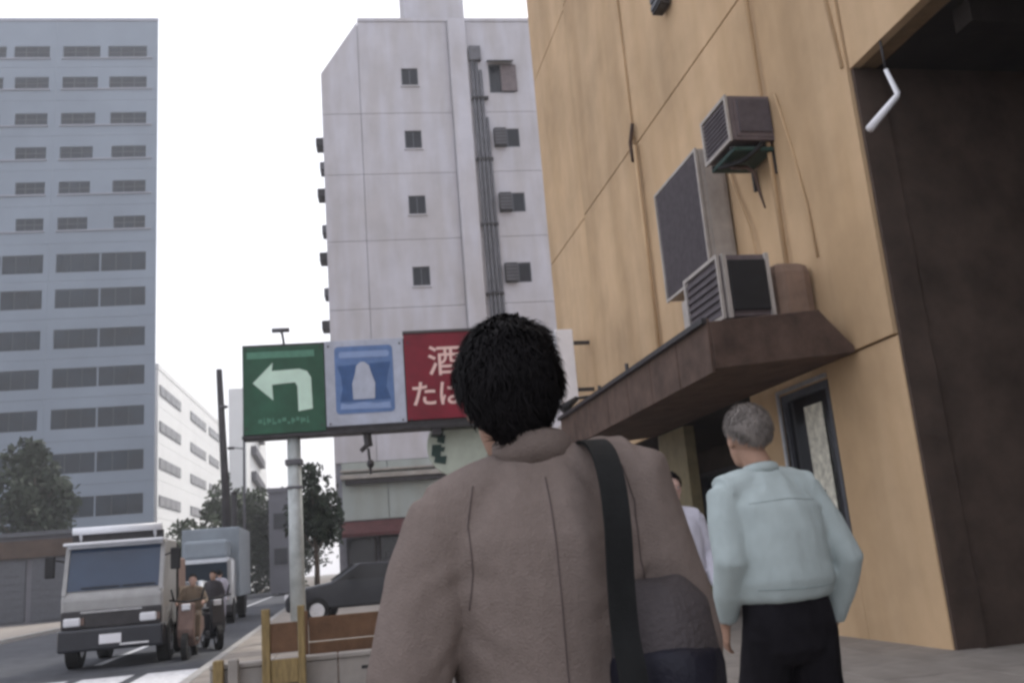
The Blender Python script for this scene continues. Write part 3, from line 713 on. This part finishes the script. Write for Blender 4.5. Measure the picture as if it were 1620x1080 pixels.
# ------------------------------------------------------------------ near barricade, low wall
LW = thing('low_wall', 'low pale concrete planter wall across the bottom of the picture', 'wall', (0, 9.9, 0))
for k in range(5):
    x0 = -1.25+k*.62; box('block', 'wallc', LW, x0+.004, x0+.616, 0, .16, 0, .40, .012)
for k in range(5):
    x0 = -1.25+k*.62; box('coping', 'wallc', LW, x0+.002, x0+.618, -.025, .185, .402, .45, .012)
box('vent_slot', 'black', LW, .22, .40, -.004, .02, .28, .31)
BR = thing('timber_barricade', 'yellow-brown timber barricade with posts behind the low wall', 'barricade', (0, 9.70, 0))
for (x, h, wd) in ((-.735, .94, .08), (-.39, .95, .07)): box('post', 'wood', BR, x, x+wd, 0, .085, 0, h, .008)
box('board', 'hoard', BR, -.652, -.393, .02, .05, .52, .80, .006); box('board', 'wood', BR, -.652, -.393, .02, .05, .02, .22, .006); box('board', 'wood', BR, -.652, -.393, .02, .05, .235, .46, .006)
HB = thing('hoarding', 'brown board hoarding standing behind the low pale wall', 'hoarding', (0, 10.6, 0))
for k in range(3): box('board', 'hoard', HB, -.31, .75, .0, .03, .02+k*.26, .27+k*.26, .006)
for x in (-.36, .76): box('post', 'hoard', HB, x, x+.045, -.02, .05, 0, .86, .008)
BO = thing('kerb_posts', 'pair of squat pale timber stakes at the left end of the low wall', 'stakes', (0, 9.8, 0))
for x in (-1.2, -1.06): box('stake', 'wallc' if x > -1.1 else 'wood', BO, x, x+.10, -.06, .04, 0, .50, .015)

# ------------------------------------------------------------------ people
def remeshed(mb, name, m, parent, voxel, smooth=4, fold=None, seed=0):
    o = mb.build(name, None)
    md = o.modifiers.new('r', 'REMESH'); md.mode = 'VOXEL'; md.voxel_size = voxel; md.use_smooth_shade = True
    sm = o.modifiers.new('s', 'SMOOTH'); sm.factor = .6; sm.iterations = smooth
    bpy.context.view_layer.update()
    me = bpy.data.meshes.new_from_object(o.evaluated_get(bpy.context.evaluated_depsgraph_get()))
    bpy.data.objects.remove(o)
    if fold:
        off = Vector((seed*3.1, seed*1.7, 0))
        nv = len(me.vertices); co = np.empty(nv*3, 'f'); no = np.empty(nv*3, 'f')
        me.vertices.foreach_get('co', co); me.vertex_normals.foreach_get('vector', no)
        co = co.reshape(-1, 3); no = no.reshape(-1, 3)
        dd = np.array([fold(Vector(c), off) for c in co.tolist()], 'f')
        me.vertices.foreach_set('co', (co+no*dd[:, None]).ravel()); me.update()
    for p in me.polygons: p.use_smooth = True
    me.materials.clear(); me.materials.append(M[m]); me.name = name
    n = bpy.data.objects.new(name, me); C.objects.link(n); n.parent = parent
    return n

def folds(amp, sx, sz):
    def f(co, off):
        p = Vector((co.x*sx, co.y*sx, co.z*sz))+off
        q = noise.noise(p+Vector((0, 0, co.x*sx*.6)))
        r = 1-abs(noise.noise(p*1.9))*2.2
        return amp*(q*.9+r*.35)
    return f

def cloth(jac):
    a = folds(.011 if jac else .006, 5.5, 2.6); b = folds(.004 if jac else .0035, 15, 6)
    def f(co, off):
        r = a(co, off)+b(Vector((co.x, co.y, co.z+.6*abs(co.x))), off)
        # drag creases fanning down from the armpits and a pinch at the small of the back
        for s_ in (-1, 1):
            dx = co.x-s_*.15; dz = co.z-1.30
            q = dz*.9+abs(dx)*.75
            if abs(dx) < .16 and -.22 < dz < .06: r += (.0035 if jac else .0)*sin(q*70+6*noise.noise(co*9))*(1-abs(dx)/.16)*(1-abs(dz+.08)/.16)
        return r
    return f

def head_mb(mb, c, s=1.0, tilt=0, face=1):
    """head at centre c looking along +y"""
    x, y, z = c
    mb.ball((x, y-.012*s, z+.022*s), (.076*s, .096*s, .096*s), 20, 14)
    mb.rings([(x, y+.028*s, z-.112*s, .022*s, .022*s), (x, y+.026*s, z-.10*s, .045*s, .046*s), (x, y+.018*s, z-.06*s, .060*s, .066*s), (x, y+.008*s, z-.01*s, .068*s, .078*s), (x, y, z+.04*s, .07*s, .08*s)], 18)
    mb.prism([(y+.08*s, z+.02*s), (y+.112*s, z-.035*s), (y+.085*s, z-.045*s), (y+.06*s, z-.0*s)], 'x', x-.012*s, x+.012*s)
    mb.ball((x, y+.082*s, z-.068*s), (.024*s, .012*s, .010*s), 10, 6)
    mb.ball((x, y+.072*s, z+.028*s), (.052*s, .016*s, .010*s), 10, 6)
    for k in (-1, 1): mb.ball((x+k*.076*s, y-.004*s, z-.012*s), (.010*s, .020*s, .032*s), 8, 8)

def hand_mb(mb, wr, d, side, curl=.5, s=1.0):
    """wr wrist, d direction of the hand, palm facing the body"""
    d = Vector(d).normalized(); f = Vector((0, 1, 0)); f = (f-d*f.dot(d)).normalized(); n = d.cross(f).normalized()  # f: thumb side forward
    inn = n if n.x*side < 0 else -n
    wr = Vector(wr)
    def sec(t, a, b): return (wr+d*t*s, a*s, b*s)
    # palm as flattened tube
    vs = []; N = 12; rs = [(0, .026, .018), (.03, .034, .016), (.06, .041, .015), (.088, .040, .013)]
    for (t, a, b) in rs:
        for k in range(N):
            th = 2*pi*k/N; vs.append(wr+d*t*s+f*cos(th)*a*s+inn*sin(th)*b*s)
    fs = [(i*N+k, i*N+(k+1) % N, (i+1)*N+(k+1) % N, (i+1)*N+k) for i in range(3) for k in range(N)]+[tuple(range(N))[::-1], tuple(range(3*N, 4*N))]
    mb.add(vs, fs)
    for k, (o, L) in enumerate(((.031, .068), (.011, .078), (-.010, .072), (-.030, .056))):
        p = wr+d*.078*s+f*o*s; pts = [p]
        ang = 0
        for seg in (.45, .32, .26):
            ang += curl*(.45+.15*k*.3); p = p+(d*cos(ang)+inn*sin(ang))*L*seg*s*1.15; pts.append(p)
        mb.tube(pts, [.0095*s, .0088*s, .008*s, .0062*s], 8)
    p = wr+d*.022*s+f*.026*s
    mb.tube([p, p+(d*.6+f*.75+inn*.35).normalized()*.035*s, p+(d*.85+f*.75+inn*.6).normalized()*.062*s, p+(d*1.1+f*.55+inn*.8).normalized()*.085*s], [.013*s, .011*s, .0095*s, .007*s], 8)

def person(label, loc, rz_, h, arms, legs, top, trousers, hairm, skin='skin', voxel=.007, hair_n=2500, lean=(0, 0), jac=False, seated=False, cat='person', headoff=(0, 0), build=1.0, headturn=0, nape=0, sh_adj=None, hz=0):
    """local frame: looks along +y, feet at z 0, measured for 1.72 m then scaled"""
    t = thing('person', label, cat, loc, rz_)
    t.scale = (h/1.72,)*3
    lx, ly = lean
    hx, hy = headoff
    # ---- body
    mb = MB()
    tr = [(0, 0, .86, .15, .105), (0, 0, .90, .165, .115), (0, 0, .98, .15, .105), (0, 0, 1.06, .138, .098), (0, .0, 1.18, .150, .108), (0, -.005, 1.29, .168, .112), (0, -.01, 1.37, .158, .095), (0, -.01, 1.42, .10, .07), (0, -.005, 1.455, .06, .056), (0, .0, 1.50, .054, .056), (hx, hy, 1.55, .054, .058)]
    sh = lambda z: (max(0, (z-.9))/.8)
    trl = [(x+lx*sh(z), y+ly*sh(z), z, a, b) for (x, y, z, a, b) in tr]
    mb.rings(trl, 24)
    H = Vector((lx*.9+hx, ly*.9+.012+hy, 1.607+hz))
    sh_adj = sh_adj or {-1: (0, 0), 1: (0, 0)}
    head_mb(mb, H)
    jt = {}
    for side in (-1, 1):
        e, wq = arms[side]; s_ = Vector((side*.178+lx*.62+sh_adj[side][0], -.01+ly*.62, 1.385+sh_adj[side][1])); e = Vector(e); wq = Vector(wq)
        mb.tube([s_+Vector((-side*.05, 0, .01)), s_, s_.lerp(e, .5), e, e.lerp(wq, .4), wq], [.05, .056, .046, .038, .038, .026], 12)
        mb.tube([Vector((side*.04+lx*.7, -.01+ly*.7, 1.44)), s_+Vector((0, 0, -.0))], [.045, .05], 10)
        hand_mb(mb, wq, (wq-e), side)
        jt[side] = (s_, e, wq)
        hp = Vector((side*.088, 0, .88)); k, a = legs[side]; k = Vector(k); a = Vector(a)
        mb.tube([hp, hp.lerp(k, .5), k, k.lerp(a, .35), a], [.085, .072, .052, .054, .036], 14)
        mb.rings([(a.x, a.y+.02, a.z-.07, .04, .085), (a.x, a.y+.03, a.z-.05, .038, .08), (a.x, a.y+.0, a.z, .036, .045)], 14)
    remeshed(mb, 'body', skin, t, voxel*.8, 3)
    # ---- eyes
    for side in (-1, 1):
        ey = MB().ball(H+Vector((side*.031, .066, .004)), .0125, 10, 8).build('eye', 'whitesign', t, smooth=True)
        MB().ball(H+Vector((side*.031, .0755, .004)), .006, 8, 6).build('iris', 'black', ey, smooth=True)
    # ---- trousers
    mb = MB()
    mb.rings([(0, 0, .765, .10, .08), (0, 0, .81, .168, .118), (0, 0, .90, .18, .13), (0, 0, .985, .166, .122), (0, 0, 1.03, .156, .116)], 24)
    for side in (-1, 1):
        hp = Vector((side*.088, 0, .88)); k, a = legs[side]; k = Vector(k); a = Vector(a)
        mb.tube([hp, hp.lerp(k, .5), k, k.lerp(a, .5), a+Vector((0, 0, -.01))], [.099, .09, .074, .07, .066], 16)
    remeshed(mb, 'trousers', trousers, t, voxel*1.2, 4, folds(.008, 9, 5), 2)
    for side in (-1, 1):
        a = Vector(legs[side][1])
        mb = MB().rings([(a.x, a.y+.035, a.z-.085, .047, .135), (a.x, a.y+.035, a.z-.06, .048, .13), (a.x, a.y+.02, a.z-.035, .045, .10), (a.x, a.y-.02, a.z+.005, .042, .055)], 18)
        mb.build('shoe', 'shoe', t, smooth=True, bevel=0)
    # ---- top
    mb = MB(); g_ = .022 if not jac else .036
    b_ = build
    if jac:
        tt = [(.0, 0, .70, .205, .145), (.0, 0, .85, .19, .145), (.0, 0, 1.0, .168, .138), (0, 0, 1.12, .168, .138), (0, -.005, 1.24, .182, .145), (0, -.01, 1.33, .186, .138), (0, -.01, 1.385, .155, .115), (0, -.008, 1.43, .118, .088), (0, -.002, 1.465, .076, .074)]
    else:
        tt = [(.0, 0, .985, .164, .122), (.0, -.004, 1.005, .180, .135), (0, -.008, 1.06, .198, .150), (0, -.005, 1.12, .195, .148), (0, -.008, 1.24, .198, .145), (0, -.01, 1.33, .195, .132), (0, -.01, 1.385, .170, .108), (0, -.008, 1.43, .112, .084), (0, -.002, 1.468, .070, .070)]
    mb.rings([(x+lx*sh(z), y+ly*sh(z), z, a*b_, b*b_) for (x, y, z, a, b) in tt], 28)
    for side in (-1, 1):
        s_, e, wq = jt[side]
        if jac: rr_ = [.078, .082, .076, .070, .063, .052]; en = wq.lerp(e, .04)
        else: rr_ = [.074, .078, .074, .070, .064, .048]; en = wq.lerp(e, .06) if not seated else wq.lerp(e, .1)
        if not jac: rr_ = [r*.88 for r in rr_]
        mb.tube([s_+Vector((-side*.06, 0, 0)), s_+Vector((0, 0, -.01)), s_.lerp(e, .45), e, e.lerp(en, .5), en], rr_, 16)
        mb.tube([Vector((side*.045+lx*.7, -.01+ly*.7, 1.425)), s_+Vector((0, 0, 0))], [.068, .078], 14)
    nm = 'jacket' if jac else 'shirt'
    remeshed(mb, nm, top, t, voxel*1.15, 5, cloth(jac), 1)
    # collar
    mb = MB(); N = 28; vs = []
    ck = .016 if jac else 0
    for (z, r, q) in ((1.44, .077, .0), (1.485+ck, .071, 0), (1.492+ck, .064, 0), (1.45, .066, 0)):
        for k in range(N):
            a = 2*pi*k/N; vs.append((cos(a)*r*1.02+lx*.72, sin(a)*r+ly*.72-.002, z+.012*(-sin(a))))
    fs = [(i*N+k, i*N+(k+1) % N, ((i+1) % 4)*N+(k+1) % N, ((i+1) % 4)*N+k) for i in range(4) for k in range(N)]
    mb.add(vs, fs); mb.build('collar', top, t, smooth=True)
    # ---- hair
    rd = random.Random(int(h*1000)+hair_n)
    mb = MB()
    c = H+Vector((0, -.018, .030))
    rad = Vector((.087+.006*(nape > 0), .104, .100+.022*(nape > 0)))
    c.z -= .006*(nape > 0); rad.x += .001*(nape > 0); c.x -= .004*(nape > 0)
    def hs(th, ph, k=1.0):
        return Vector((c.x+cos(th)*cos(ph)*rad.x*k, c.y+sin(th)*cos(ph)*rad.y*k, c.z+sin(ph)*rad.z*k))
    def inhair(th, ph):
        fy = sin(th)      # +1 front
        lim = .62*fy+.10 if fy > 0 else .10+.62*fy      # hairline lower at the back
        return ph > lim-.22
    nt_, np_ = 40, 26
    V = []; F = []
    for j in range(np_+1):
        ph = -pi/2*.78+(pi/2+pi/2*.78)*j/np_
        for i in range(nt_):
            th = 2*pi*i/nt_
            fy = sin(th); lim = (.62*fy-.12) if fy > 0 else (-.12+(.60+nape)*fy)
            pe = max(ph, lim)
            p = hs(th, pe, 1.0+.04*noise.noise(Vector((cos(th)*3, sin(th)*3, pe*3+hair_n))))
            if ph < lim: p = hs(th, lim, .86)
            V.append(p)
    F = [(j*nt_+i, j*nt_+(i+1) % nt_, (j+1)*nt_+(i+1) % nt_, (j+1)*nt_+i) for j in range(np_) for i in range(nt_)]
    mb.add(V, F)
    for i in range(hair_n):
        th = rd.uniform(0, 2*pi); ph = math.asin(rd.uniform(-.92, 1))
        fy = sin(th); lim = (.62*fy-.10) if fy > 0 else (-.10+(.60+nape)*fy)
        if ph < lim: continue
        p = hs(th, ph, 1.0+.03*noise.noise(Vector((cos(th)*3, sin(th)*3, ph*3+hair_n))))
        nrm = (p-c).normalized()
        cl = noise.noise_vector(p*28)*(1 if nape else .4); dn = Vector((rd.gauss(0, .3)+cl.x*1.1, rd.gauss(0, .3)+cl.y*1.1, -1)); dn = (dn-nrm*dn.dot(nrm)).normalized()
        L = rd.uniform(.016, .036)+max(0, cl.z)*.03; wv = dn.cross(nrm).normalized()*rd.uniform(.0012, .0026)
        lift = rd.uniform(.1, .55)
        q1 = p+dn*L*.5+nrm*L*.5*lift; q2 = p+dn*L+nrm*L*.35*lift*rd.uniform(.2, 1.6)
        mb.add([p-nrm*.003-wv, p-nrm*.003+wv, q1+wv*.9, q1-wv*.9, q2], [(0, 1, 2, 3), (3, 2, 4)])
    mb.build('hair', hairm, t, smooth=True)
    return t, jt

std_legs = {-1: ((-.10, .03, .47), (-.105, -.02, .09)), 1: ((.10, .03, .47), (.105, .0, .09))}
walk = {-1: ((-.10, .14, .49), (-.10, .16, .09)), 1: ((.10, .02, .47), (.10, -.24, .13))}
# nearest man, taupe jacket
m1, j1 = person('man with black hair in a taupe jacket seen from behind with a shoulder bag', (.355, 1.56, 0), radians(-2), 1.65,
       {-1: ((-.262, -.03, 1.12), (-.285, .05, .87)), 1: ((.212, -.02, 1.13), (.215, .06, .88))},
       walk, 'jacket', 'ttrou', 'hairk', voxel=.007, hair_n=12000, jac=True, lean=(-.02, .01), headoff=(-.026, .0), nape=.55, sh_adj={-1: (.012, -.022), 1: (-.012, .042)}, hz=-.022)
from mathutils.bvhtree import BVHTree
def seam(root, part, pts, name, m, r=.0014):
    g = [c for c in root.children if c.name.startswith(part)][0]
    bv = BVHTree.FromPolygons([v.co for v in g.data.vertices], [tuple(p.vertices) for p in g.data.polygons])
    out = []
    for i in range(len(pts)-1):
        for k in range(14):
            f = k/14; x = pts[i][0]*(1-f)+pts[i+1][0]*f; z = pts[i][1]*(1-f)+pts[i+1][1]*f
            h = bv.ray_cast(Vector((x, -1, z)), Vector((0, 1, 0)))
            if h[0]: out.append(h[0]+Vector((0, -.0006, 0)))
    if len(out) > 3: MB().tube(out, r, 6).build(name, m, root, smooth=True)
seam(m1, 'jacket', [(-.012, 1.43), (-.014, 1.2), (-.012, 1.0), (-.01, .74)], 'seam', 'jacket_seam')
seam(m1, 'jacket', [(-.135, 1.425), (-.150, 1.36), (-.148, 1.28), (-.158, 1.22)], 'seam', 'jacket_seam')
seam(m1, 'jacket', [(.125, 1.445), (.140, 1.38), (.138, 1.28), (.148, 1.22)], 'seam', 'jacket_seam')
# green-shirted man
m2, j2 = person('grey-haired man in a mint shirt and black trousers walking by the ochre wall', (1.685, 3.42, 0), radians(4), 1.755,
       {-1: ((-.235, -.06, 1.14), (-.205, .10, .92)), 1: ((.262, -.05, 1.12), (.225, .06, .88))},
       walk, 'mint', 'ttrou', 'hairg', voxel=.008, hair_n=5000, lean=(-.03, .02), headoff=(-.015, .01), build=1.06)
seam(m2, 'shirt', [(-.15, 1.345), (0, 1.355), (.14, 1.345)], 'seam', 'mint_seam', .0016)
seam(m2, 'shirt', [(-.16, 1.035), (0, 1.03), (.15, 1.035)], 'seam', 'mint_seam', .0022)
# oncoming person in lilac shirt
m3_, _ = person('dark-haired person in a lilac shirt walking towards the camera between the two men', (2.46, 6.6, 0), pi, 1.76,
       {-1: ((-.25, -.04, 1.13), (-.24, .08, .90)), 1: ((.25, -.04, 1.13), (.24, .08, .90))},
       walk, 'lilac', 'ttrou', 'hairk', skin='skinp', voxel=.011, hair_n=1500)
# far pedestrians
person('pedestrian in pale clothes walking beyond the parked scooter', (-3.47, 30, -.12), 0, 1.68,
       {-1: ((-.25, -.04, 1.13), (-.24, .08, .90)), 1: ((.25, -.04, 1.13), (.24, .08, .90))}, walk, 'palecloth', 'palecloth', 'hairk', voxel=.012, hair_n=500)
person('pedestrian in charcoal clothes standing beside the black scooter', (-3.0, 24.6, -.12), radians(160), 1.62,
       {-1: ((-.25, -.04, 1.13), (-.24, .08, .90)), 1: ((.25, -.04, 1.13), (.24, .08, .90))}, std_legs, 'dkcloth', 'dkcloth', 'hairk', voxel=.012, hair_n=500)
seat_legs = {-1: ((-.14, .42, .86), (-.14, .44, .47)), 1: ((.14, .42, .86), (.14, .44, .47))}
person('rider in a khaki jacket sitting on the dark scooter', (-2.78, 19.65, -.17), pi, 1.58,
       {-1: ((-.27, .12, 1.16), (-.27, .40, 1.14)), 1: ((.27, .12, 1.16), (.27, .40, 1.14))}, seat_legs, 'khaki', 'khaki', 'hairk', skin='skinp', voxel=.012, hair_n=500, seated=True)

# shoulder bag of the nearest man
bagt = thing('shoulder_bag', 'dark shoulder bag hanging at the right hip of the man in taupe', 'bag', (.50, 1.50, .78))
mb = MB().rings([(0, 0, 0, .08, .12), (0, 0, .03, .095, .145), (0, 0, .27, .098, .145), (0, 0, .38, .088, .12), (0, 0, .42, .05, .09)], 22)
remeshed(mb, 'body', 'bag', bagt, .010, 5, folds(.010, 8, 6), 5)
mb = MB().rings([(0, 0, -.02, .080, .12), (0, 0, .02, .098, .150), (0, 0, .29, .102, .152), (0, 0, .315, .094, .145)], 22)
remeshed(mb, 'flap', 'bagd', bagt, .010, 4, folds(.006, 8, 6), 6)
# strap following back, over the shoulder, down the chest
spts = [(-.088, -.168, .16), (-.088, -.160, .28), (-.086, -.136, .35), (-.083, -.130, .42), (-.079, -.130, .50), (-.073, -.105, .57), (-.068, -.055, .625), (-.068, .01, .65), (-.07, .07, .635), (-.075, .14, .58), (-.08, .17, .48), (-.03, .12, .36)]
V = []; F = []
sp = [Vector(p) for p in spts]
fine = []
for i in range(len(sp)-1):
    p0, p1, p2, p3 = sp[max(i-1, 0)], sp[i], sp[i+1], sp[min(i+2, len(sp)-1)]
    for k in range(5):
        s = k/5; fine.append(.5*((2*p1)+(-p0+p2)*s+(2*p0-5*p1+4*p2-p3)*s*s+(-p0+3*p1-3*p2+p3)*s**3))
fine.append(sp[-1])
for i, p in enumerate(fine):
    d = (fine[min(i+1, len(fine)-1)]-fine[max(i-1, 0)]).normalized()
    side = Vector((1, .0, 0)); side = (side-d*side.dot(d)).normalized(); n = side.cross(d).normalized()
    for (a, b) in ((-.021, -.003), (.021, -.003), (.021, .003), (-.021, .003)): V.append(p+side*a+n*b)
n_ = len(fine)
F = [(i*4+k, i*4+(k+1) % 4, (i+1)*4+(k+1) % 4, (i+1)*4+k) for i in range(n_-1) for k in range(4)]+[(3, 2, 1, 0), ((n_-1)*4, (n_-1)*4+1, (n_-1)*4+2, (n_-1)*4+3)]
MB().add(V, F).build('strap', 'strap', bagt, smooth=False)

for o in list(C.objects):
    if o.type == 'MESH' and o.parent is None and 'kind' not in o and 'category' not in o: print('UNTAGGED', o.name)

# ------------------------------------------------------------------ air
hz = MB().box(-301, 301, -61, 481, -1.7, 58).build('haze', None)
hm = bpy.data.materials.new('haze_air'); hm.use_nodes = True; ht = hm.node_tree; ht.nodes.clear()
ho = ht.nodes.new('ShaderNodeOutputMaterial'); hv = ht.nodes.new('ShaderNodeVolumePrincipled')
hv.inputs['Color'].default_value = (.92, .93, .96, 1); hv.inputs['Density'].default_value = .0014; hv.inputs['Anisotropy'].default_value = .3
ht.links.new(hv.outputs[0], ho.inputs['Volume']); hz.data.materials.append(hm)
tag(hz, kind='stuff', label='thin pale haze in the air of the street', cat='haze')
